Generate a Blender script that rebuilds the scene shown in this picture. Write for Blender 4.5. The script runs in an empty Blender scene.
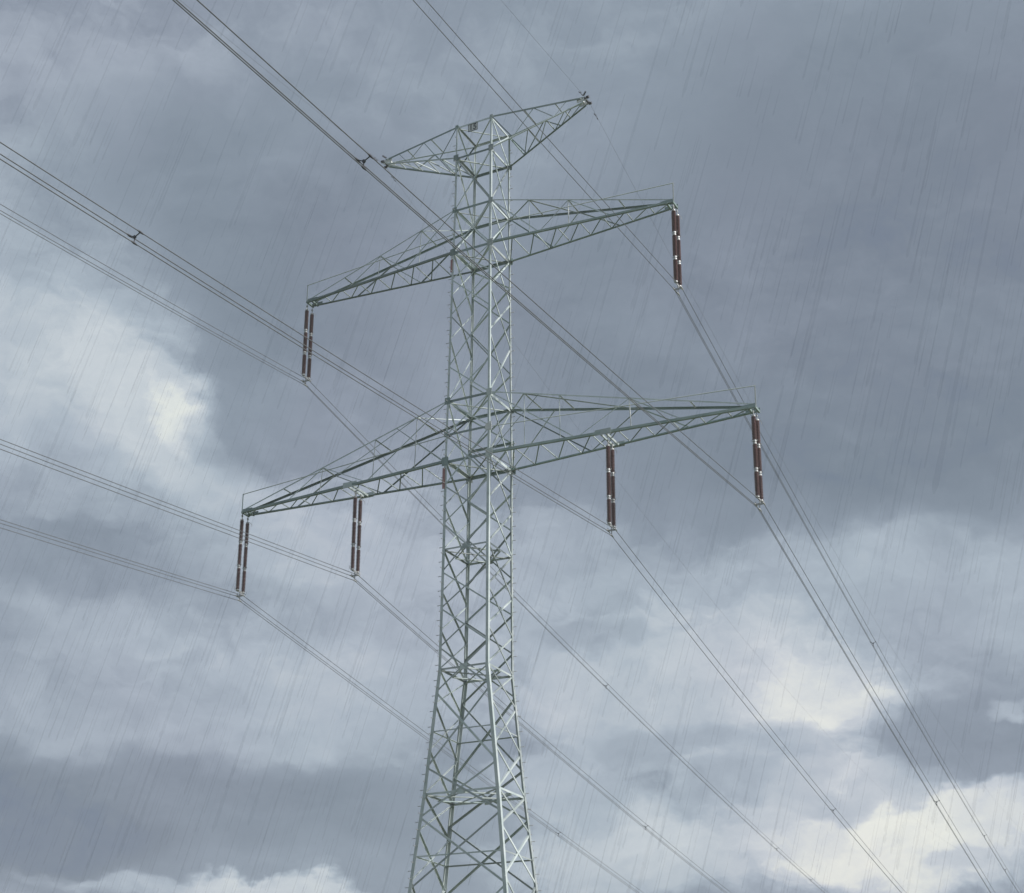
import bpy, bmesh, math, random
from mathutils import Vector, Matrix, Euler
random.seed(7)
S = bpy.context.scene
COL = S.collection

# ---------------------------------------------------------------- camera
cd = bpy.data.cameras.new('camera'); cam = bpy.data.objects.new('camera', cd); COL.objects.link(cam)
FW = Vector((-0.46520, 0.81552, 0.34426)); RT = Vector((0.87187, 0.48938, 0.01883)); UP = Vector((0.15311, -0.30891, 0.93869))
M = Matrix((RT, UP, -FW)).transposed().to_4x4(); M.translation = Vector((37.7905, -69.5475, 1.6))
cam.matrix_world = M
cd.sensor_width = 36.0; cd.sensor_fit = 'HORIZONTAL'; cd.lens = 1609.763 / 1024 * 36
cd.shift_x = 65.527 / 1024; cd.shift_y = 116.218 / 1024
cd.clip_start = 0.1; cd.clip_end = 20000
S.camera = cam
S.render.resolution_x = 1024; S.render.resolution_y = 893

# ---------------------------------------------------------------- view, sun, sky
vs = S.view_settings
vs.view_transform = 'Standard'; vs.look = 'None'; vs.gamma = 1.0; vs.exposure = 0.0; vs.use_curve_mapping = False
SUN_EL, SUN_AZ = math.radians(38), math.radians(88)      # azimuth clockwise from +Y
sd = bpy.data.lights.new('sun', 'SUN'); sd.energy = 4.6; sd.angle = math.radians(2.0); sd.color = (1, 0.98, 0.96)
so = bpy.data.objects.new('sun', sd); COL.objects.link(so)
tosun = Vector((math.sin(SUN_AZ) * math.cos(SUN_EL), math.cos(SUN_AZ) * math.cos(SUN_EL), math.sin(SUN_EL)))
so.rotation_euler = tosun.to_track_quat('Z', 'Y').to_euler(); so.location = (60, 0, 90)
S.cycles.transparent_max_bounces = 32

W = bpy.data.worlds.new('World'); S.world = W; W.use_nodes = True
nt = W.node_tree; nt.nodes.clear()
def nd(t, **k):
    n = nt.nodes.new(t)
    for a, v in k.items(): setattr(n, a, v)
    return n
lk = lambda a, b: nt.links.new(a, b)
def mth(op, a, b=None, c=None, clamp=False):
    n = nd('ShaderNodeMath', operation=op); n.use_clamp = clamp
    for i, v in enumerate((a, b, c)):
        if v is None: continue
        if isinstance(v, (int, float)): n.inputs[i].default_value = v
        else: lk(v, n.inputs[i])
    return n.outputs[0]
wo = nd('ShaderNodeOutputWorld'); bg = nd('ShaderNodeBackground'); bg.inputs['Strength'].default_value = 0.1
lk(bg.outputs[0], wo.inputs[0])
sky = nd('ShaderNodeTexSky', sky_type='NISHITA', sun_disc=False, sun_elevation=SUN_EL, sun_rotation=SUN_AZ)
tc = nd('ShaderNodeTexCoord')
def noise(vec, scale, detail=6, rough=.55, stretch=(1, 1, 1), loc=(0, 0, 0), color=False, dist=0):
    mp = nd('ShaderNodeMapping'); mp.inputs['Scale'].default_value = stretch; mp.inputs['Location'].default_value = loc
    lk(vec, mp.inputs['Vector'])
    n = nd('ShaderNodeTexNoise'); n.inputs['Scale'].default_value = scale; n.inputs['Detail'].default_value = detail
    n.inputs['Roughness'].default_value = rough; n.inputs['Distortion'].default_value = dist
    lk(mp.outputs[0], n.inputs['Vector'])
    return n.outputs['Color' if color else 'Fac']
D0 = tc.outputs['Generated']
# drifting cloud edges: the direction is warped by coloured noise at two sizes
def warp(vec, src, amt):
    s = nd('ShaderNodeVectorMath', operation='SUBTRACT'); lk(src, s.inputs[0]); s.inputs[1].default_value = (.5, .5, .5)
    m = nd('ShaderNodeVectorMath', operation='SCALE'); lk(s.outputs[0], m.inputs[0]); m.inputs['Scale'].default_value = amt
    a = nd('ShaderNodeVectorMath', operation='ADD'); lk(vec, a.inputs[0]); lk(m.outputs[0], a.inputs[1])
    return a.outputs[0]
D1 = warp(D0, noise(D0, 7, 3, .5, (1, 1, 1.5), color=True), .065)
D1 = warp(D1, noise(D0, 24, 4, .6, (1, 1, 1.6), (3, 1, 2), color=True), .038)
nA = noise(D1, 4.5, 8, .55, (1, 1, 1.9), (5.3, 2.1, .7))
nB = noise(D1, 12, 8, .6, (1, 1, 2.0), (1.3, 4.1, 9.7), dist=.3)
nC = noise(D1, 34, 8, .66, (1, 1, 1.7), (2.3, 7.1, 1.7), dist=.4)
# base cloud deck brightness
L = mth('ADD', .40, mth('MULTIPLY', mth('SUBTRACT', nA, .5), .55))
nmix = mth('ADD', mth('MULTIPLY', mth('SUBTRACT', nB, .5), .8), mth('MULTIPLY', mth('SUBTRACT', nC, .5), .5))
# banks of cloud: (azimuth, elevation, half width, half height, tilt) in degrees, brightness, opacity, softness
BANKS = [
    (-46.03, 35.13, 4.97, 2.32, 10, 0.52, 0.8, 0.7),
    (-34.95, 34.99, 5.3, 2.32, 0, 0.34, 0.7, 0.7),
    (-25.28, 37.14, 7.28, 2.32, -5, 0.4, 0.8, 0.7),
    (-12.21, 35.49, 7.28, 2.98, 0, 0.26, 0.85, 0.7),
    (-12.16, 28.56, 8.94, 6.95, 0, 0.19, 0.95, 0.7),
    (-22.97, 28.32, 5.3, 4.97, 0, 0.26, 0.9, 0.7),
    (-36.41, 32.21, 6.29, 2.65, -15, 0.28, 0.9, 0.6),
    (-35.31, 27.8, 4.3, 2.32, -35, 0.27, 0.9, 0.55),
    (-45.78, 27.82, 4.97, 2.98, -30, 0.58, 0.8, 0.7),
    (-43.93, 24.96, 6.29, 2.81, -25, 0.68, 0.9, 0.7),
    (-41.51, 25.22, 3.81, 1.52, -38, 0.78, 0.8, 0.6),
    (-38.85, 24.05, 2.18, 0.86, -42, 0.98, 0.8, 0.5),
    (-36.11, 24.95, 1.99, 3.14, -60, 0.36, 0.8, 0.5),
    (-34.11, 20.1, 6.62, 2.65, -10, 0.62, 0.85, 0.7),
    (-44.34, 22.13, 3.97, 1.49, -10, 0.52, 0.7, 0.6),
    (-43.67, 19.42, 3.97, 1.32, 0, 0.36, 0.8, 0.6),
    (-38.14, 18.81, 4.63, 0.83, -5, 0.42, 0.7, 0.5),
    (-41.97, 16.78, 4.3, 1.16, 0, 0.54, 0.7, 0.6),
    (-33.9, 15.85, 6.29, 2.15, 0, 0.64, 0.8, 0.7),
    (-40.3, 14.11, 7.28, 1.49, 0, 0.56, 0.7, 0.6),
    (-44.43, 10.42, 5.63, 1.99, 0, 0.1, 0.9, 0.6),
    (-36.56, 11.53, 6.62, 1.49, -4, 0.26, 0.9, 0.55),
    (-38.09, 8.29, 4.97, 0.43, -3, 0.74, 0.7, 0.6),
    (-34.6, 8.11, 4.3, 0.46, -3, 0.86, 0.8, 0.5),
    (-23.91, 19.72, 5.96, 1.99, -10, 0.58, 0.85, 0.7),
    (-13.05, 18.73, 7.28, 1.99, 0, 0.6, 0.85, 0.7),
    (-12.28, 23.47, 7.28, 1.99, 0, 0.2, 0.8, 0.7),
    (-22.51, 15.64, 5.63, 2.48, -10, 0.68, 0.85, 0.6),
    (-17.81, 16.22, 4.97, 1.99, -10, 0.74, 0.85, 0.6),
    (-24.31, 17.42, 2.32, 0.6, 0, 0.44, 0.7, 0.5),
    (-20.77, 13.69, 2.98, 0.79, -8, 0.46, 0.8, 0.5),
    (-24.02, 11.8, 3.31, 1.32, -20, 0.68, 0.7, 0.5),
    (-19.08, 11.76, 3.64, 1.16, 0, 0.6, 0.7, 0.5),
    (-21.95, 9.73, 4.97, 1.32, 0, 0.74, 0.8, 0.5),
    (-15.35, 10.99, 6.29, 2.32, 0, 0.78, 0.85, 0.6),
    (-15.62, 14.58, 2.65, 1.99, -50, 0.88, 0.9, 0.5),
    (-14.54, 13.85, 1.52, 1.72, -65, 1.0, 0.9, 0.45),
    (-15.46, 15.43, 1.32, 0.86, -30, 0.86, 0.8, 0.55),
    (-17.27, 13.26, 1.66, 0.99, 0, 0.56, 0.7, 0.5),
    (-11.78, 13.71, 3.48, 1.72, 5, 0.33, 0.93, 0.5),
    (-10.14, 13.62, 2.48, 1.99, 0, 0.34, 0.88, 0.55),
    (-13.78, 9.61, 4.63, 1.32, 0, 0.9, 0.85, 0.5),
    (-12.37, 10.73, 2.65, 0.93, 5, 0.98, 0.8, 0.45),
    (-15.46, 9.32, 2.32, 0.66, 0, 0.98, 0.7, 0.45),
    (-10.4, 10.98, 1.66, 0.83, 0, 0.8, 0.7, 0.5),
    (-19.41, 12.28, 1.32, 0.66, 0, 0.42, 0.6, 0.5),
    (-10.16, 15.33, 0.56, 0.33, 15, 0.74, 0.7, 0.9),
    (-16.5, 11.7, 1.49, 0.6, -20, 0.62, 0.7, 0.5),
    (-11.85, 9.29, 1.32, 0.46, 10, 0.66, 0.6, 0.5),
    (-14.29, 11.63, 0.99, 0.46, 0, 0.68, 0.6, 0.5)]
for az, el, hw, hh, tilt, val, op, soft in BANKS:
    a, e = math.radians(az), math.radians(el)
    n = Vector((math.sin(a) * math.cos(e), math.cos(a) * math.cos(e), math.sin(e)))
    rx = Vector((math.cos(a), -math.sin(a), 0)); uy = rx.cross(n)      # right, up
    if uy.z < 0: uy = -uy
    t = math.radians(tilt)
    ax = rx * math.cos(t) + uy * math.sin(t); ay = -rx * math.sin(t) + uy * math.cos(t)
    rot = Matrix((ax, ay, ax.cross(ay))).transposed().to_euler()
    mp = nd('ShaderNodeMapping', vector_type='TEXTURE')
    mp.inputs['Location'].default_value = n; mp.inputs['Rotation'].default_value = rot
    mp.inputs['Scale'].default_value = (math.radians(hw) * 1.5, math.radians(hh) * 1.5, 3)
    lk(D1, mp.inputs['Vector'])
    g = nd('ShaderNodeTexGradient', gradient_type='SPHERICAL'); lk(mp.outputs[0], g.inputs[0])
    q = mth('ADD', g.outputs['Fac'], mth('MULTIPLY', nmix, .75))
    r = nd('ShaderNodeMapRange', interpolation_type='SMOOTHSTEP')
    lk(q, r.inputs['Value']); r.inputs['From Min'].default_value = .33 - soft * .5; r.inputs['From Max'].default_value = .33 + soft * .5
    r.inputs['To Min'].default_value = 0; r.inputs['To Max'].default_value = op
    r2 = mth('MULTIPLY', r.outputs[0], mth('GREATER_THAN', g.outputs['Fac'], 0.0))
    g2 = nd('ShaderNodeMapRange', interpolation_type='SMOOTHSTEP'); lk(g.outputs['Fac'], g2.inputs['Value'])
    g2.inputs['From Min'].default_value = 0; g2.inputs['From Max'].default_value = .25
    w = mth('MULTIPLY', r.outputs[0], g2.outputs[0])
    mx = nd('ShaderNodeMix', data_type='FLOAT'); lk(w, mx.inputs[0]); lk(L, mx.inputs[2]); mx.inputs[3].default_value = val
    L = mx.outputs[0]
L = mth('ADD', L, mth('MULTIPLY', nmix, .42))
def srgb(r, g, b): return tuple((v / 255 / 12.92 if v / 255 < .04045 else ((v / 255 + .055) / 1.055) ** 2.4) for v in (r, g, b))
cr = nd('ShaderNodeValToRGB'); lk(L, cr.inputs[0])
stops = [(0, (99, 113, 137)), (.2, (121, 132, 146)), (.4, (142, 153, 167)), (.6, (174, 185, 197)), (.80, (207, 213, 219)), (1.0, (245, 246, 236))]
el_ = cr.color_ramp.elements
el_[0].position = 0; el_[0].color = (*srgb(*stops[0][1]), 1); el_[1].position = 1; el_[1].color = (*srgb(*stops[-1][1]), 1)
for p_, c_ in stops[1:-1]:
    e_ = el_.new(p_); e_.color = (*srgb(*c_), 1)
# slight violet and greenish casts drifting through the deck
hue = nd('ShaderNodeValToRGB'); lk(noise(D0, 5, 3, .5, loc=(8, 8, 1)), hue.inputs[0])
hue.color_ramp.elements[0].position = .38; hue.color_ramp.elements[0].color = (.982, 1.004, 1.0, 1)
hue.color_ramp.elements[1].position = .62; hue.color_ramp.elements[1].color = (1.013, .998, 1.012, 1)
mu = nd('ShaderNodeMix', data_type='RGBA', blend_type='MULTIPLY'); mu.inputs[0].default_value = 1
lk(cr.outputs[0], mu.inputs[6]); lk(hue.outputs[0], mu.inputs[7])
sc = nd('ShaderNodeVectorMath', operation='SCALE'); lk(mu.outputs[2], sc.inputs[0]); sc.inputs['Scale'].default_value = 10.0
fin = nd('ShaderNodeMix', data_type='RGBA'); fin.inputs[0].default_value = .97
lk(sky.outputs[0], fin.inputs[6]); lk(sc.outputs[0], fin.inputs[7]); lk(fin.outputs[2], bg.inputs['Color'])

# ---------------------------------------------------------------- materials
def mat(name, base, rough=.6, metal=0, var=None, scale=3, bump=0, vary=False):
    m = bpy.data.materials.new(name); m.use_nodes = True; t = m.node_tree; b = t.nodes['Principled BSDF']
    b.inputs['Roughness'].default_value = rough; b.inputs['Metallic'].default_value = metal
    b.inputs['Base Color'].default_value = (*base, 1)
    if var:
        c = t.nodes.new('ShaderNodeTexCoord'); n = t.nodes.new('ShaderNodeTexNoise'); n.inputs['Scale'].default_value = scale
        n.inputs['Detail'].default_value = 6; r = t.nodes.new('ShaderNodeValToRGB')
        r.color_ramp.elements[0].position = .35; r.color_ramp.elements[1].position = .68
        r.color_ramp.elements[0].color = (*base, 1); r.color_ramp.elements[1].color = (*var, 1)
        if vary:
            oi = t.nodes.new('ShaderNodeObjectInfo'); mr = t.nodes.new('ShaderNodeMapRange'); mr.inputs['To Min'].default_value = .72; mr.inputs['To Max'].default_value = 1.25
            vm = t.nodes.new('ShaderNodeVectorMath'); vm.operation = 'SCALE'; t.links.new(oi.outputs['Random'], mr.inputs['Value']); t.links.new(mr.outputs[0], vm.inputs['Scale'])
            n2 = t.nodes.new('ShaderNodeTexNoise'); n2.inputs['Scale'].default_value = 9; n2.inputs['Detail'].default_value = 8; t.links.new(c.outputs['Object'], n2.inputs['Vector'])
            r2 = t.nodes.new('ShaderNodeValToRGB'); r2.color_ramp.elements[0].position = .64; r2.color_ramp.elements[1].position = .74
            r2.color_ramp.elements[0].color = (0, 0, 0, 1); r2.color_ramp.elements[1].color = (.55, .55, .55, 1)
            m2 = t.nodes.new('ShaderNodeMix'); m2.data_type = 'RGBA'; m2.inputs[7].default_value = (.20, .16, .12, 1)
            t.links.new(n2.outputs['Fac'], r2.inputs[0]); t.links.new(r2.outputs[0], m2.inputs[0]); t.links.new(r.outputs[0], vm.inputs[0]); t.links.new(vm.outputs[0], m2.inputs[6])
        t.links.new(c.outputs['Object'], n.inputs['Vector']); t.links.new(n.outputs['Fac'], r.inputs[0]); t.links.new(m2.outputs[2] if vary else r.outputs[0], b.inputs['Base Color'])
        if bump:
            bp = t.nodes.new('ShaderNodeBump'); bp.inputs['Strength'].default_value = bump
            t.links.new(n.outputs['Fac'], bp.inputs['Height']); t.links.new(bp.outputs[0], b.inputs['Normal'])
    return m
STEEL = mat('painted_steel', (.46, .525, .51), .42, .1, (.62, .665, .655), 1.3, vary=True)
STEEL_SHADED = mat('shaded_green_steel', (.20, .27, .255), .5, .0, (.30, .37, .35), 1.1, vary=True)  # darker copy of the tower steel: shade painted in for the dark members
STEELW = mat('weathered_steel', (.42, .47, .45), .5, .0, (.54, .58, .56), 2.1, vary=True)
GALV = mat('galvanised_fittings', (.42, .42, .42), .5, .3, (.55, .55, .54), 8)
PORC = mat('brown_porcelain', (.17, .09, .09), .35, 0, (.24, .13, .13), 5)
ALU = mat('weathered_aluminium', (.16, .165, .175), .5, .3, (.22, .225, .235), 4)
DARK = mat('dark_clamp_metal', (.085, .085, .095), .6, .3, (.13, .13, .14), 9)
WHITE = mat('white_plate', (.72, .74, .72), .5, 0, (.8, .8, .78), 6)
INK = mat('sign_ink', (.035, .045, .045), .6)
RED = mat('faded_red_plate', (.34, .16, .16), .6, 0, (.42, .22, .2), 6)
CONC = mat('concrete', (.30, .29, .27), .9, 0, (.4, .39, .36), 3, .2)
GRASS = mat('grass_field', (.045, .07, .02), .95, 0, (.09, .10, .035), .35, .3)

# ---------------------------------------------------------------- mesh helpers
class MB:
    def __init__(s): s.v = []; s.f = []
    def prism(s, ring0, ring1, cap=True):
        b = len(s.v); n = len(ring0); s.v += [tuple(p) for p in ring0] + [tuple(p) for p in ring1]
        for i in range(n): s.f.append((b + i, b + (i + 1) % n, b + n + (i + 1) % n, b + n + i))
        if cap: s.f.append(tuple(b + i for i in reversed(range(n)))); s.f.append(tuple(b + n + i for i in range(n)))
    def angle(s, p, q, w, t, out, down=True, off=0.0):
        """steel L-section from p to q; one flange lies in the plane facing 'out', the other points inward"""
        p = Vector(p); q = Vector(q); d = (q - p).normalized(); v = Vector(out); v = (v - d * v.dot(d)).normalized()
        u = d.cross(v)
        if abs(u.z) > .05:
            if (u.z > 0) == down: u = -u
        elif not down: u = -u
        sec = [(0, 0), (w, 0), (w, -t), (t, -t), (t, -w), (0, -w)]
        s.prism([p + u * (a - w * .3) + v * (b - off) for a, b in sec], [q + u * (a - w * .3) + v * (b - off) for a, b in sec]); return s
    def corner(s, p, q, w, t, sx, sy):
        """tower leg: L-section with its heel at the outer corner"""
        p = Vector(p); q = Vector(q)
        sec = [(0, 0), (-w * sx, 0), (-w * sx, -t * sy), (-t * sx, -t * sy), (-t * sx, -w * sy), (0, -w * sy)]
        s.prism([p + Vector((a, b, 0)) for a, b in sec], [q + Vector((a, b, 0)) for a, b in sec]); return s
    def bar(s, p, q, w, h=None, up=(0, 0, 1)):
        p = Vector(p); q = Vector(q); h = h or w; d = (q - p).normalized(); r = d.cross(Vector(up))
        if r.length < .01: r = d.cross(Vector((0, 1, 0)))
        r.normalize(); u = r.cross(d)
        c = [r * w / 2 + u * h / 2, -r * w / 2 + u * h / 2, -r * w / 2 - u * h / 2, r * w / 2 - u * h / 2]
        s.prism([p + k for k in c], [q + k for k in c]); return s
    def tube(s, pts, rad, n=8):
        pts = [Vector(p) for p in pts]; rad = rad if isinstance(rad, (list, tuple)) else [rad] * len(pts)
        b = len(s.v)
        for i, p in enumerate(pts):
            d = (pts[min(i + 1, len(pts) - 1)] - pts[max(i - 1, 0)]).normalized()
            a = Vector((0, 0, 1)) if abs(d.z) < .9 else Vector((1, 0, 0)); r = d.cross(a).normalized(); u = r.cross(d)
            for k in range(n):
                t = 2 * math.pi * k / n; s.v.append(tuple(p + (r * math.cos(t) + u * math.sin(t)) * rad[i]))
        for i in range(len(pts) - 1):
            for k in range(n):
                s.f.append((b + i * n + k, b + i * n + (k + 1) % n, b + (i + 1) * n + (k + 1) % n, b + (i + 1) * n + k))
        s.f.append(tuple(b + k for k in reversed(range(n)))); e = b + (len(pts) - 1) * n; s.f.append(tuple(e + k for k in range(n))); return s
    def disc(s, c, ax, r, h, n=16):
        c = Vector(c); ax = Vector(ax).normalized(); return s.tube([c - ax * h / 2, c + ax * h / 2], r, n)
    def build(s, name, m, parent=None, smooth=False):
        me = bpy.data.meshes.new(name); me.from_pydata(s.v, [], s.f)
        bm = bmesh.new(); bm.from_mesh(me); bmesh.ops.recalc_face_normals(bm, faces=bm.faces); bm.to_mesh(me); bm.free()
        me.materials.append(m)
        if smooth: me.polygons.foreach_set('use_smooth', [True] * len(me.polygons))
        o = bpy.data.objects.new(name, me); COL.objects.link(o)
        if parent:
            o.parent = parent
            o.matrix_parent_inverse = Matrix()
            base = Vector(parent.get('_w', (0, 0, 0)))
            if base.length: me.transform(Matrix.Translation(-base))
            o['_w'] = tuple(base)
        return o
def empty(name, loc, label=None, cat=None, group=None):
    o = bpy.data.objects.new(name, None); COL.objects.link(o); o.location = loc; o['_w'] = tuple(loc); o.empty_display_size = .5
    tag(o, label, cat, group); return o
def tag(o, label=None, cat=None, group=None, kind=None):
    for k, v in (('label', label), ('category', cat), ('group', group), ('kind', kind)):
        if v: o[k] = v
    return o

# ---------------------------------------------------------------- ground
g = MB(); N = 60; R_ = 4000
def gh(x, y):
    d = math.hypot(x, y); return (math.sin(x * .011) * math.cos(y * .008) * 3 + math.sin(x * .0031 + 1) * 8) * min(1, max(0, (d - 110) / 400))
xs = [math.copysign((abs(i) / 30) ** 2.2 * R_, i) for i in range(-30, 31)]
for y in xs:
    for x in xs: g.v.append((x, y, gh(x, y)))
n_ = len(xs)
for j in range(n_ - 1):
    for i in range(n_ - 1): g.f.append((j * n_ + i, j * n_ + i + 1, (j + 1) * n_ + i + 1, (j + 1) * n_ + i))
tag(g.build('ground', GRASS), kind='structure')

# ---------------------------------------------------------------- pylon
pyl = empty('lattice_pylon', (0, 0, 0), 'tall pale green steel lattice pylon with three pairs of cross arms carrying all the lines', 'pylon')
ZW = [(0, 8.5, 4.8), (13.59, 5.353, 3.43), (18.30, 4.257, 2.93), (24.67, 2.862, 2.811), (31.18, 2.735, 2.735), (36.17, 2.70, 2.70),
      (39.73, 2.605, 2.62), (48.97, 2.42, 2.42), (51.73, 2.367, 2.30), (55.20, 2.33, 2.28), (57.29, 2.308, 2.24)]
def wid(z):
    for (z0, a0, b0), (z1, a1, b1) in zip(ZW, ZW[1:]):
        if z <= z1 + 1e-6: t = (z - z0) / (z1 - z0); return (a0 + (a1 - a0) * t) / 2, (b0 + (b1 - b0) * t) / 2
    return ZW[-1][1] / 2, ZW[-1][2] / 2
SG = {'A': (-1, -1), 'B': (-1, 1), 'C': (1, -1), 'D': (1, 1)}
def P(leg, z): hx, hy = wid(z); return Vector((SG[leg][0] * hx, SG[leg][1] * hy, z))
FACES = {'near': ('A', 'C', (0, -1, 0)), 'far': ('B', 'D', (0, 1, 0)), 'right': ('C', 'D', (1, 0, 0)), 'left': ('A', 'B', (-1, 0, 0))}
legobj = {}
for leg in 'ABCD':
    m = MB(); sx, sy = SG[leg]
    for (z0, _, _), (z1, _, _) in zip(ZW, ZW[1:]):
        w = .18 if z1 < 25 else (.15 if z1 < 37 else (.12 if z1 < 56 else .09))
        m.corner(P(leg, z0 + (.002 if z0 else -.1)), P(leg, z1), w, .018, sx, sy)
    legobj[leg] = m.build('leg', STEEL, pyl)
reg = {}          # parts of which there may be more than a hundred: kept back, the largest hundred stay individual
def later(name, mb, m, parent, p, q): 
    c = Vector(cam.matrix_world.translation); size = (Vector(q) - Vector(p)).length / ((Vector(p) + Vector(q)) / 2 - c).length
    if FW.dot(((Vector(p) + Vector(q)) / 2 - c).normalized()) < .8: size *= .2
    mid = (Vector(p) + Vector(q)) / 2
    if mid.z < 11.5: size *= .05
    reg.setdefault(name, []).append((size, mb, m, parent))
def brace(p, q, w, out, name='diagonal_brace', m=None, parent=None, off=.02, down=True, t=.011):
    p = Vector(p); q = Vector(q); d = (q - p).normalized()
    mb = MB().angle(p + d * .02, q - d * .02, w, t, out, down, off); later(name, mb, m or STEEL, parent or pyl, p, q)
NZ = [55.2, 51.73, 48.97, 47.25, 45.0, 41.85, 39.73, 37.75, 34.8, 32.65, 29.95, 27.95, 25.85, 23.5, 19.65, 17.15, 13.6, 8.6, 3.6]
RZ = [55.2, 51.73, 48.97, 46.25, 43.5, 39.73, 36.17, 33.65, 31.18, 28.85, 26.75, 24.67, 22.9, 20.5, 18.3, 16.5, 14.0, 10.4, 6.0, 1.5]
rnd = random.Random(3)
for face, (l0, l1, out) in FACES.items():
    zs = NZ if face in ('near', 'far') else RZ
    for z1, z0 in zip(zs, zs[1:]):
        w = .072 if z0 > 36 else (.08 if z0 > 20 else .10)
        mm = STEEL
        brace(P(l0, z1), P(l1, z0), w, out, off=.018, m=mm)
        brace(P(l1, z1), P(l0, z0), w, out, off=.034, m=mm)
    for z, w in ((57.29, .11), (55.2, .12), (51.73, .13), (48.97, .15), (39.73, .14), (36.17, .16), (31.18, .09), (24.67, .10), (18.3, .105), (21.45, .06), (15.2, .07), (9.5, .08)):
        d = MB().angle(P(l0, z), P(l1, z), w, .013, out, True, .052); d.build('horizontal_strut', STEEL_SHADED if w > .115 and face in ('near', 'far') else STEEL, pyl)
    if face in ('near', 'far'):
        MB().angle(P(l0, 37.75), P(l1, 37.75), .12, .013, out, True, .052).build('horizontal_strut', STEEL_SHADED, pyl)
# top panel: one diagonal on each side face
brace(P('A', 57.29), P('B', 55.2), .06, (-1, 0, 0)); brace(P('C', 57.29), P('D', 55.2), .07, (1, 0, 0)); brace(P('D', 57.29), P('C', 55.2), .07, (1, 0, 0), off=.03)
# plan bracing
for z, w in ((57.25, .07), (55.15, .09), (51.68, .06), (48.92, .08), (39.68, .08), (36.12, .08), (31.14, .07), (24.63, .075), (18.26, .08)):
    m = MB().angle(P('C', z - .06), P('B', z - .06), w, .01, (0, 0, -1), True, 0); m.build('plan_brace', STEEL, pyl)
    m = MB().angle(P('A', z - .08), P('D', z - .08), w * .9, .01, (0, 0, -1), False, 0); m.build('plan_brace', STEELW, pyl)
for z in (31.18, 24.67, 18.3):
    hx, hy = wid(z)
    for sy in (-1, 1):
        MB().bar((-.19, sy * (hy - .03), z - .02), (.19, sy * (hy - .03), z - .02), .02, .3).build('gusset_plate', STEEL, pyl)
        for sx in (-1, 1):
            MB().angle((0, sy * (hy - .06), z - .12), (sx * (hx - .05), 0, z - .12), .07, .01, (0, 0, -1)).build('plan_brace', STEEL, pyl)
# node plates on the legs where the arms meet
for z, s_ in ((51.73, .34), (48.97, .42), (39.73, .4), (36.17, .5), (55.2, .4), (37.75, .3), (57.29, .26)):
    for leg in 'ABCD':
        p = P(leg, z); sx, sy = SG[leg]
        MB().bar(p + Vector((-sx * .03, sy * .006, -s_ / 2)), p + Vector((-sx * .03, sy * .006, s_ / 2)), .012, s_ * .8, up=(1, 0, 0)).build('gusset_plate', STEEL_SHADED if leg in 'AD' else STEELW, pyl)
# round and square identification plates on the legs
for leg, z, m, w, h in (('C', 37.7, WHITE, .26, .5), ('C', 48.4, WHITE, .18, .5), ('A', 35.2, RED, .2, 1.2), ('A', 48.1, RED, .16, .8), ('D', 37.0, WHITE, .2, .4), ('B', 38.0, WHITE, .2, .5)):
    p = P(leg, z); sx, sy = SG[leg]
    if leg == 'C' and z < 40:
        MB().disc(p + Vector((-.06, -.03, 0)), (0, -1, 0), .2, .012, 20).build('number_plate', m, pyl)
    MB().bar(p + Vector((.02 * sx, -.015 * -sy, -h / 2)), p + Vector((.02 * sx, -.015 * -sy, h / 2)), .012, w * .8, up=(1, 0, 0)).build('marker_plate', m, pyl)
# step bolts on two opposite legs
for leg in 'AD':
    z = 56.5; k = 0
    while z > 3:
        sx, sy = SG[leg]; p = P(leg, z)
        a = Vector((sx, 0, 0)) if k % 2 else Vector((0, sy, 0))
        q = p + a * .20
        in_ = Vector((-sx * .06, -sy * .06, 0)); in_ = Vector((0, in_.y, 0)) if k % 2 else Vector((in_.x, 0, 0))
        mb = MB().tube([p + in_, q + in_], .017, 6); mb.disc(q + in_, a, .026, .02, 8)
        later('step_bolt', mb, GALV, pyl, p + in_, q + in_ + a * 0.001 * z); z -= .40; k += 1
# footings
for leg in 'ABCD':
    p = P(leg, 0); m = MB(); m.prism([p + Vector((a * .6, b * .6, -.5)) for a, b in ((-1, -1), (1, -1), (1, 1), (-1, 1))], [p + Vector((a * .38, b * .38, .45)) for a, b in ((-1, -1), (1, -1), (1, 1), (-1, 1))])
    m.build('footing', CONC, pyl)

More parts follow.
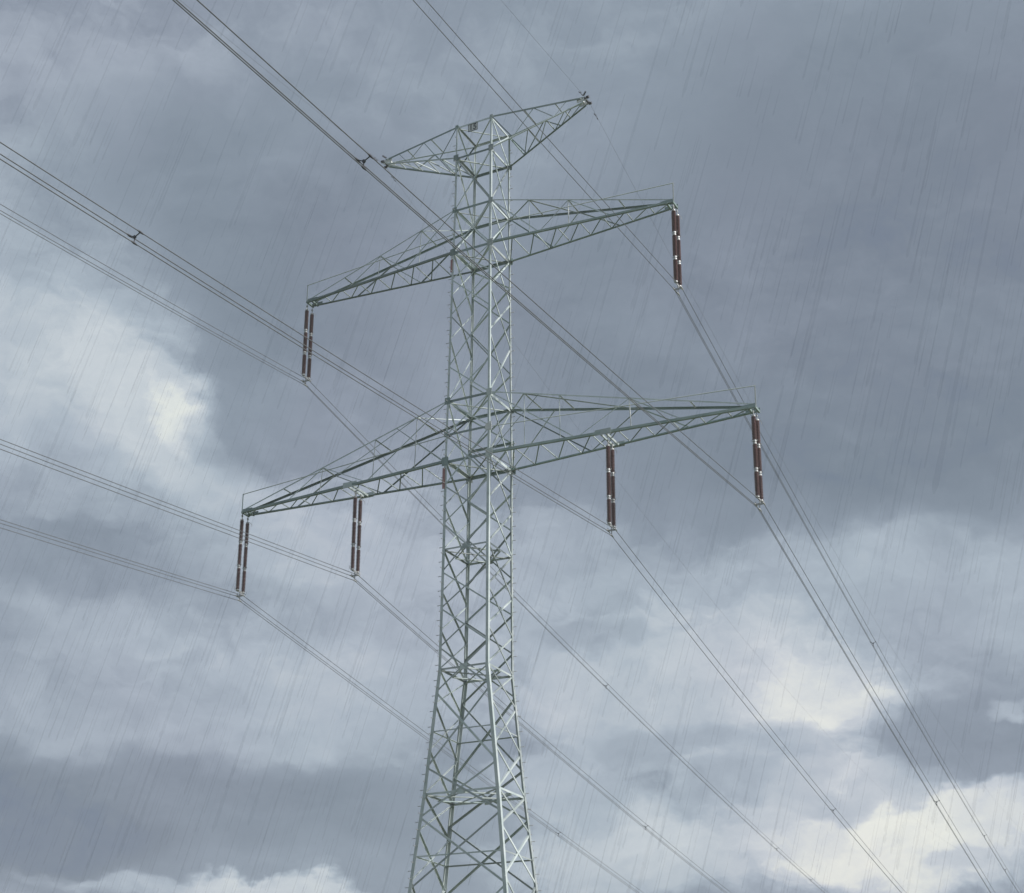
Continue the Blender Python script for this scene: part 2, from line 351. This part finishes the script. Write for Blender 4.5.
# ---- cross arms
def lerp(a, b, t): return a + (b - a) * t
def cross_arm(s, a, zl, zu, n, cw, uw, hang, posts, label):
    """two pairs of chords from the body to a narrow tip; s = side"""
    N_, F_ = ('A', 'B') if s < 0 else ('C', 'D')
    ln0, lf0, un0, uf0 = P(N_, zl), P(F_, zl), P(N_, zu), P(F_, zu)
    ln1, lf1 = Vector((s * a, -.32, zl)), Vector((s * a, .32, zl)); un1, uf1 = Vector((s * (a - .15), -.22, zl + .22)), Vector((s * (a - .15), .22, zl + .22))
    c = MB()
    c.angle(ln0, ln1, cw, .014, (0, -1, 0), False); c.angle(lf0, lf1, cw, .014, (0, 1, 0), False)
    c.build_ = None
    arm = c.build('cross_arm', STEEL_SHADED, pyl)
    for p, q, o in ((un0, un1, (0, -1, 0)), (uf0, uf1, (0, 1, 0))):
        MB().angle(p, q, uw * (.72 if o[1] < 0 else 1.1), .012, o, True).build('upper_chord', STEEL if o[1] < 0 else STEEL_SHADED, arm)  # near chord takes the lighter steel, its sunlit top put into the colour
    LN = [lerp(ln0, ln1, k / n) for k in range(n + 1)]; LF = [lerp(lf0, lf1, k / n) for k in range(n + 1)]
    bw = .058
    dn = Vector((0, 0, -1))
    for k in range(1, n + 1):
        if k < n: brace(LN[k], LF[k], .042, dn, 'arm_brace', STEEL, arm, off=.0)
        if s > 0: brace(LN[k], LF[k - 1], .06, dn, 'arm_brace', STEEL_SHADED, arm, off=.03)
        else: brace(LN[k - 1], LF[k], .06, dn, 'arm_brace', STEEL_SHADED, arm, off=.03)
    def UN(t): return lerp(un0, un1, t)
    def UF(t): return lerp(uf0, uf1, t)
    def lN(t): return lerp(ln0, ln1, t)
    def lF(t): return lerp(lf0, lf1, t)
    for side, U, Lo, o in (('n', UN, lN, (0, -1, 0)), ('f', UF, lF, (0, 1, 0))):
        for j, t in enumerate(posts):
            if side == 'n': MB().angle(U(t), Lo(t), .045 if t == posts[-1] else .03, .01, o, True, .015).build('post', WHITE if t == posts[-1] else STEELW, arm)
        brace(U(0), Lo(posts[-1] * .62), .065, o, 'arm_brace', STEEL_SHADED if side == 'f' else STEEL, arm, off=.03)
        brace(U(posts[-1]), Lo(posts[-1] * .62), .045, o, 'arm_brace', STEEL, arm, off=.04)
        brace(U(posts[-1]), Lo(posts[-1] + (1 - posts[-1]) * .42), .06, o, 'arm_brace', STEEL, arm, off=.03)
        if len(posts) > 2: brace(U(posts[1] * .7), Lo(0), .045, o, 'arm_brace', STEEL, arm, off=.05)
    for t in posts + [posts[-1] + (1 - posts[-1]) * .5]:
        brace(UN(t), UF(t), .055, (0, 0, 1), 'arm_brace', STEEL, arm, off=0)
    brace(UN(posts[0]), UF(posts[-1]), .05, (0, 0, 1), 'arm_brace', STEEL, arm, off=.02)
    brace(UF(0), UN(posts[0]), .05, (0, 0, 1), 'arm_brace', STEEL, arm, off=.02)
    # tip plates
    t = MB(); t.bar((s * (a - .7), -.30, zl + .07), (s * (a + .05), -.30, zl + .07), .02, .22); t.bar((s * (a - .7), .30, zl + .07), (s * (a + .05), .30, zl + .07), .02, .22)
    t.bar((s * (a - .02), -.36, zl - .02), (s * (a - .02), .36, zl - .02), .1, .12); t.bar((s * (a - .35), -.36, zl - .02), (s * (a - .35), .36, zl - .02), .1, .10)
    t.build('tip_plate', STEEL_SHADED, arm)
    # rail post at the tip and the line running back to the body
    tp = Vector((s * (a + .02), -.32, zl + 1.15))
    MB().angle((s * (a + .02), -.32, zl - .05), tp, .07, .01, (0, -1, 0)).build('rail_post', WHITE if s > 0 else STEEL, arm)
    MB().tube([tp - Vector((0, 0, .04)), lerp(tp, P(N_, zl + (zu - zl) * .42), .5) - Vector((0, 0, .03)), P(N_, zl + (zu - zl) * .42)], .024, 6).build('safety_rail', STEELW, arm)
    for h in hang:
        t_ = h; pn, pf = lerp(ln0, ln1, (h - abs(ln0.x)) / (a - abs(ln0.x))), lerp(lf0, lf1, (h - abs(ln0.x)) / (a - abs(ln0.x)))
        b = MB()
        for dx in (-.14, .14): b.bar(pn + Vector((dx, 0, -.03)), pf + Vector((dx, 0, -.03)), .06, .12)
        b.bar(pn + Vector((-.45, .0, .05)), pn + Vector((.45, 0, .05)), .02, .3); b.bar(pf + Vector((-.45, .0, .05)), pf + Vector((.45, 0, .05)), .02, .3)
        b.build('hanger_beam', STEEL, arm)
    return arm
cross_arm(-1, 11.61, 48.97, 51.73, 8, .115, .09, [], [.22, .50], None)
cross_arm(1, 11.61, 48.97, 51.73, 8, .115, .09, [], [.22, .44], None)
cross_arm(-1, 15.37, 36.17, 39.73, 10, .135, .10, [7.63], [.14, .34, .60], None)
cross_arm(1, 15.5, 36.17, 39.73, 10, .135, .10, [7.63], [.14, .28, .55], None)
def earth_arm(s, a=6.57):
    N_, F_ = ('A', 'B') if s < 0 else ('C', 'D'); zu, zl = 57.29, 55.2
    un0, uf0, ln0, lf0 = P(N_, zu), P(F_, zu), P(N_, zl), P(F_, zl)
    un1, uf1 = Vector((s * a, -.2, 57.33)), Vector((s * a, .2, 57.33)); ln1, lf1 = Vector((s * (a - .1), -.2, 57.05)), Vector((s * (a - .1), .2, 57.05))
    c = MB(); c.angle(un0, un1, .11, .012, (0, -1, 0), True)
    arm = c.build('earth_wire_arm', STEEL_SHADED, pyl); MB().angle(uf0, uf1, .05, .012, (0, 1, 0), True).build('upper_chord', STEEL, arm)
    for p, q, o in ((ln0, ln1, (0, -1, 0)), (lf0, lf1, (0, 1, 0))): MB().angle(p, q, .06 if o[1] < 0 else .12, .012, o, False).build('lower_chord', STEEL if o[1] < 0 else STEEL_SHADED, arm)
    n = 5
    for k in range(1, n + 1):
        f = k / n; f0 = (k - 1) / n
        if k < n: brace(lerp(ln0, ln1, f), lerp(lf0, lf1, f), .05, (0, 0, -1), 'arm_brace', STEEL_SHADED, arm, off=0)
        brace(lerp(ln0, ln1, f), lerp(lf0, lf1, f0), .05, (0, 0, -1), 'arm_brace', STEEL_SHADED, arm, off=.02)
    for U0, U1, L0, L1, o in ((un0, un1, ln0, ln1, (0, -1, 0)), (uf0, uf1, lf0, lf1, (0, 1, 0))):
        brace(U0, lerp(L0, L1, .23), .06, o, 'arm_brace', STEEL_SHADED, arm); brace(lerp(U0, U1, .45), lerp(L0, L1, .23), .045, o, 'arm_brace', STEEL_SHADED, arm)
        brace(lerp(U0, U1, .45), lerp(L0, L1, .68), .055, o, 'arm_brace', STEEL_SHADED, arm); brace(lerp(U0, U1, .8), lerp(L0, L1, .68), .04, o, 'arm_brace', STEEL_SHADED, arm)
    for f in (.35, .68): brace(lerp(un0, un1, f), lerp(uf0, uf1, f), .05, (0, 0, 1), 'arm_brace', STEEL_SHADED, arm, off=0)
    t = MB(); t.bar((s * (a - .25), -.26, 57.3), (s * (a - .25), .26, 57.3), .08, .1)
    t.bar((s * (a - .5), -.21, 57.2), (s * (a + .12), -.21, 57.2), .02, .22); t.bar((s * (a - .5), .21, 57.2), (s * (a + .12), .21, 57.2), .02, .22)
    t.build('tip_plate', WHITE, arm)
    k = MB(); k.bar((s * (a + .03), -.3, 57.2), (s * (a + .03), .3, 57.2), .09, .09); k.disc((s * (a + .16), -.2, 57.28), (1, 0, 0), .085, .16, 12); k.disc((s * (a + .16), .16, 57.1), (1, 0, 0), .08, .15, 12)
    k.bar((s * (a - .1), -.2, 57.45), (s * (a + .1), -.32, 57.6), .07, .07); k.build('clamp', DARK, arm)
    return arm
earth_arm(-1); earth_arm(1)
# number sign under the front top chord
sg = MB(); sc_ = Vector((0.0, -1.20, 56.88)); sc_.x = -.02
sg.bar(sc_ + Vector((-.30, 0, 0)), sc_ + Vector((.30, 0, 0)), .02, .46); sign = sg.build('number_sign', WHITE, pyl)
fr = MB(); y_ = -1.214
for a, b in (((-.30, -.23), (.30, -.23)), ((.30, -.23), (.30, .23)), ((.30, .23), (-.30, .23)), ((-.30, .23), (-.30, -.23))):
    fr.bar((sc_.x + a[0], y_, sc_.z + a[1]), (sc_.x + b[0], y_, sc_.z + b[1]), .012, .05, up=(0, -1, 0) if a[0] != b[0] else (0, -1, 0))
fr.build('sign_border', INK, sign)
tx = bpy.data.curves.new('sign_text', 'FONT'); tx.body = '15'; tx.size = .50; tx.extrude = .004; tx.align_x = 'CENTER'; tx.align_y = 'CENTER'; tx.offset = .008
to = bpy.data.objects.new('sign_text', tx); COL.objects.link(to)
dg = bpy.context.evaluated_depsgraph_get(); me = bpy.data.meshes.new_from_object(to.evaluated_get(dg)); bpy.data.objects.remove(to)
me.materials.clear(); me.materials.append(INK)
me.transform(Matrix.Translation((sc_.x, -1.216, sc_.z)) @ Matrix.Rotation(math.pi / 2, 4, 'X'))
to = bpy.data.objects.new('sign_text', me); COL.objects.link(to); to.parent = sign

for name, lst in reg.items():
    lst.sort(key=lambda r: -r[0])
    for _, mb, m, par in lst[:98]: mb.build(name, m, par)
    rest = lst[98:]
    if rest:
        al = MB()
        for _, mb, m, par in rest:
            b = len(al.v); al.v += mb.v; al.f += [tuple(i + b for i in f) for f in mb.f]
        o = al.build(name, rest[0][2], pyl); o['kind'] = 'stuff'

# ---------------------------------------------------------------- insulator strings
def insulator(x, z, label):
    root = empty('insulator_string', (x, 0, z), label, 'insulator', 'double brown insulator strings hanging from the cross arms')
    B = Vector((x, 0, z))
    for sy in (-.27, .27):
        y = sy
        h = MB(); h.bar(B + Vector((0, y, .02)), B + Vector((0, y, -.34)), .05, .03, up=(1, 0, 0)); h.disc(B + Vector((0, y, -.10)), (1, 0, 0), .07, .05, 10)
        h.tube([B + Vector((0, y, -.30)), B + Vector((.10, y * 1.25, -.32)), B + Vector((.13, y * 1.9, -.38)), B + Vector((.13, y * 2.0, -.50))], .012, 6); h.build('shackle', GALV, root)
        zt = -.34
        for k in range(3):
            m = MB(); pts = []; rr = []; Lr = 1.25; z0 = zt - .06; ns = 15
            for i in range(ns):
                zz = z0 - Lr * (i + .1) / ns; pts += [B + Vector((0, y, zz)), B + Vector((0, y, zz - Lr / ns * .5)), B + Vector((0, y, zz - Lr / ns * .58))]; rr += [.062, .124, .062]
            m.tube(pts, rr, 12); rod = m.build('insulator_rod', PORC, root, True)
            for zc_ in (z0 + .04, z0 - Lr - .04):
                c = MB(); c.tube([B + Vector((0, y, zc_ + .06)), B + Vector((0, y, zc_ + .03)), B + Vector((0, y, zc_ - .03)), B + Vector((0, y, zc_ - .06))], [.06, .10, .10, .06], 10); c.build('end_cap', GALV, rod)
            if k < 2:
                h = MB(); h.bar(B + Vector((0, y, z0 - Lr - .06)), B + Vector((0, y, z0 - Lr - .16)), .05, .03); zz = z0 - Lr - .06
                for sx in (-1, 1):
                    h.tube([B + Vector((0, y, zz)), B + Vector((sx * .12, y, zz + .0)), B + Vector((sx * .17, y, zz + .07))], .013, 6)
                h.disc(B + Vector((.0, y, zz - .02)), (0, 0, 1), .09, .05, 10); h.build('arcing_horn', GALV, root)
            zt = z0 - Lr - .16
    y0 = -4.66
    yo = MB(); yo.bar(B + Vector((0, -.34, y0)), B + Vector((0, .34, y0)), .03, .12); yo.bar(B + Vector((0, 0, y0)), B + Vector((0, 0, y0 - .22)), .04, .05)
    yo.bar(B + Vector((-.22, 0, y0 - .24)), B + Vector((.22, 0, y0 - .24)), .03, .10)
    yo.bar(B + Vector((0, 0, y0 - .2)), B + Vector((0, 0, -5.12)), .04, .04); yo.build('yoke_plate', GALV, root)
    for sy in (-1, 1):
        MB().tube([B + Vector((0, sy * .3, y0 + .02)), B + Vector((0, sy * .55, y0 - .02)), B + Vector((0, sy * .6, y0 + .16))], .014, 6).build('arcing_horn', GALV, root)
    for dx, dz in ((-.2, .1), (.2, .1), (0, -.2)):
        c = MB(); q = B + Vector((dx, 0, -5 + dz)); c.bar(q + Vector((0, 0, .03)), q + Vector((0, 0, .14)), .03, .05)
        c.tube([q + Vector((0, -.22, -.02)), q + Vector((0, -.08, .012)), q + Vector((0, .08, .012)), q + Vector((0, .22, -.02))], [.022, .042, .042, .022], 8); c.build('suspension_clamp', GALV, root)
    return root
PH = {'UL': (-11.61, 48.79), 'UR': (11.61, 48.79), 'OL': (-15.37, 36.05), 'OR': (15.37, 36.05), 'IL': (-7.635, 36.05), 'IR': (7.635, 36.05)}
WHERE = {'UL': 'tip of the upper left cross arm', 'UR': 'tip of the upper right cross arm', 'OL': 'outer tip of the lower left cross arm',
         'OR': 'outer tip of the lower right cross arm', 'IL': 'middle of the lower left cross arm', 'IR': 'middle of the lower right cross arm'}
for k, (x, z) in PH.items(): insulator(x, z, 'double brown insulator string hanging from the ' + WHERE[k])

# ---------------------------------------------------------------- conductors
NEAR = {'UL': (-.144, .00043), 'UR': (-.1365, .00025), 'OR': (-.1325, .0002), 'IR': (-.1355, .00021), 'IL': (-.137, .0001), 'OL': (-.140, .0002)}
FAR = {'UL': (-.0985, .00018), 'UR': (-.1005, .00018), 'OL': (-.0955, .00008), 'OR': (-.096, .0001), 'IL': (-.105, .00025), 'IR': (-.102, .00023)}
def wire_pts(x, z, near, far, dx=0, dz=0, kn=.06, kf=-.078, end=300):
    pts = []
    ds = [0, 1, 2, 4, 6, 9, 12, 16, 20, 25, 30, 36, 42, 48, 55, 62, 70, 80, 90, 100, 115, 130, 150, 170, 190, 215, 240, 270, end]
    for d in reversed(ds[1:]):
        pts.append(Vector((x + kn * d + dx, -d, z + near[0] * d + near[1] * d * d + dz)))
    for d in ds: pts.append(Vector((x + kf * d + dx, d, z + far[0] * d + far[1] * d * d + dz)))
    for p in pts: p.z = max(p.z, 7)
    return pts
def at(x, z, k, d, near=False):
    s, c = (NEAR if near else FAR)[k]
    return Vector((x + (.06 if near else -.078) * d, -d if near else d, z + s * d + c * d * d))
def spacer(c, parent):
    m = MB(); P3 = [c + Vector((-.2, 0, .1)), c + Vector((.2, 0, .1)), c + Vector((0, 0, -.2))]
    for i in range(3): m.bar(c, P3[i], .024, .024, up=(0, 1, 0)); m.tube([P3[i] + Vector((0, -.13, .0)), P3[i], P3[i] + Vector((0, .13, 0))], [.02, .036, .02], 8)
    m.disc(c, (0, 1, 0), .05, .05, 10); m.build('spacer', DARK, parent)
for k, (x, z) in PH.items():
    root = empty('conductor_bundle', (x, 0, z - 5), 'power line bundle below the insulator at the ' + WHERE[k], 'power line', 'three-wire power line bundles')
    zc = z - 5
    for dx, dz in ((-.2, .1), (.2, .1), (0, -.2)):
        MB().tube(wire_pts(x, zc, NEAR[k], FAR[k], dx, dz), .016, 6).build('conductor_wire', ALU, root, True)
    for d in (52 if k == 'UL' else 50, 110, 127 if k in ('UL', 'UR') else 165, 215): spacer(at(x, zc, k, d), root)
    for d in (39.2, 92, 150): spacer(at(x, zc, k, d, True), root)
for s, lab in ((-1, 'thin earth wire clamped to the left tip of the pylon top'), (1, 'thin earth wire clamped to the right tip of the pylon top')):
    root = empty('earth_wire', (s * 6.7, 0, 57.15), lab, 'earth wire', 'earth wires from the pylon top')
    MB().tube(wire_pts(s * 6.7, 57.15, (-.1766, .0004), (-.1115, .00044)), .0062, 6).build('wire', ALU, root, True)
    for sg_, q, d in ((1, FAR, 1.2), (-1, NEAR, 1.2)):
        sl = -.1115 if sg_ > 0 else -.1766; p = Vector((s * 6.7 + (-.078 if sg_ > 0 else .06) * d, sg_ * d, 57.15 + sl * d))
        m = MB(); a = Vector((0, 1, sl * sg_)).normalized(); m.tube([p - a * .2 - Vector((0, 0, .09)), p + a * .2 - Vector((0, 0, .09))], .008, 6)
        m.tube([p - a * .26 - Vector((0, 0, .1)), p - a * .13 - Vector((0, 0, .1))], .026, 8); m.tube([p + a * .13 - Vector((0, 0, .1)), p + a * .26 - Vector((0, 0, .1))], .026, 8)
        m.bar(p + Vector((0, 0, .02)), p - Vector((0, 0, .1)), .03, .05); m.build('damper', DARK, root)

# ---------------------------------------------------------------- rain
rm = bpy.data.materials.new('rain_water'); rm.use_nodes = True; t = rm.node_tree; t.nodes.clear()
o_ = t.nodes.new('ShaderNodeOutputMaterial'); mx = t.nodes.new('ShaderNodeMixShader'); tr = t.nodes.new('ShaderNodeBsdfTransparent'); df = t.nodes.new('ShaderNodeBsdfDiffuse')
df.inputs['Color'].default_value = (.07, .085, .11, 1); mx.inputs[0].default_value = RAIN_OP = .040
t.links.new(tr.outputs[0], mx.inputs[1]); t.links.new(df.outputs[0], mx.inputs[2]); t.links.new(mx.outputs[0], o_.inputs[0])
rb = MB(); rr_ = random.Random(11)
camp = Vector((37.79, -69.55, 1.6)); wind = Vector((-.27 * .87, -.27 * .49, -1)).normalized()
for i in range(9500):
    # a box of falling rain from behind the viewer to beyond the pylon
    p = Vector((rr_.uniform(-60, 70), rr_.uniform(-62, 30), rr_.uniform(0, 62)))
    d = (p - camp).length
    if d < 22: continue
    ln = rr_.choice((rr_.uniform(.8, 3), rr_.uniform(2, 6))); r = rr_.uniform(.016, .044)
    q = p + wind * ln; mid = p + wind * ln * .7
    rb.tube([p, mid, q - wind * .12, q], [r * .35, r * .8, r * 1.25, r * .4], 4)
ro = rb.build('rain', rm); tag(ro, 'slanting streaks of falling rain across the grey sky', 'rain', kind='stuff')

hz = MB(); H = 4300
hz.prism([(-H, -H, -16), (H, -H, -16), (H, H, -16), (-H, H, -16)], [(-H, -H, 72), (H, -H, 72), (H, H, 72), (-H, H, 72)])
hm = bpy.data.materials.new('rain_haze'); hm.use_nodes = True; t = hm.node_tree; t.nodes.clear()
o_ = t.nodes.new('ShaderNodeOutputMaterial'); pv = t.nodes.new('ShaderNodeVolumePrincipled'); pv.inputs['Color'].default_value = (.84, .89, .93, 1); pv.inputs['Density'].default_value = .0006
t.links.new(pv.outputs[0], o_.inputs['Volume'])
tag(hz.build('haze', hm), kind='stuff')

for o in bpy.data.objects:
    if '_w' in o: del o['_w']
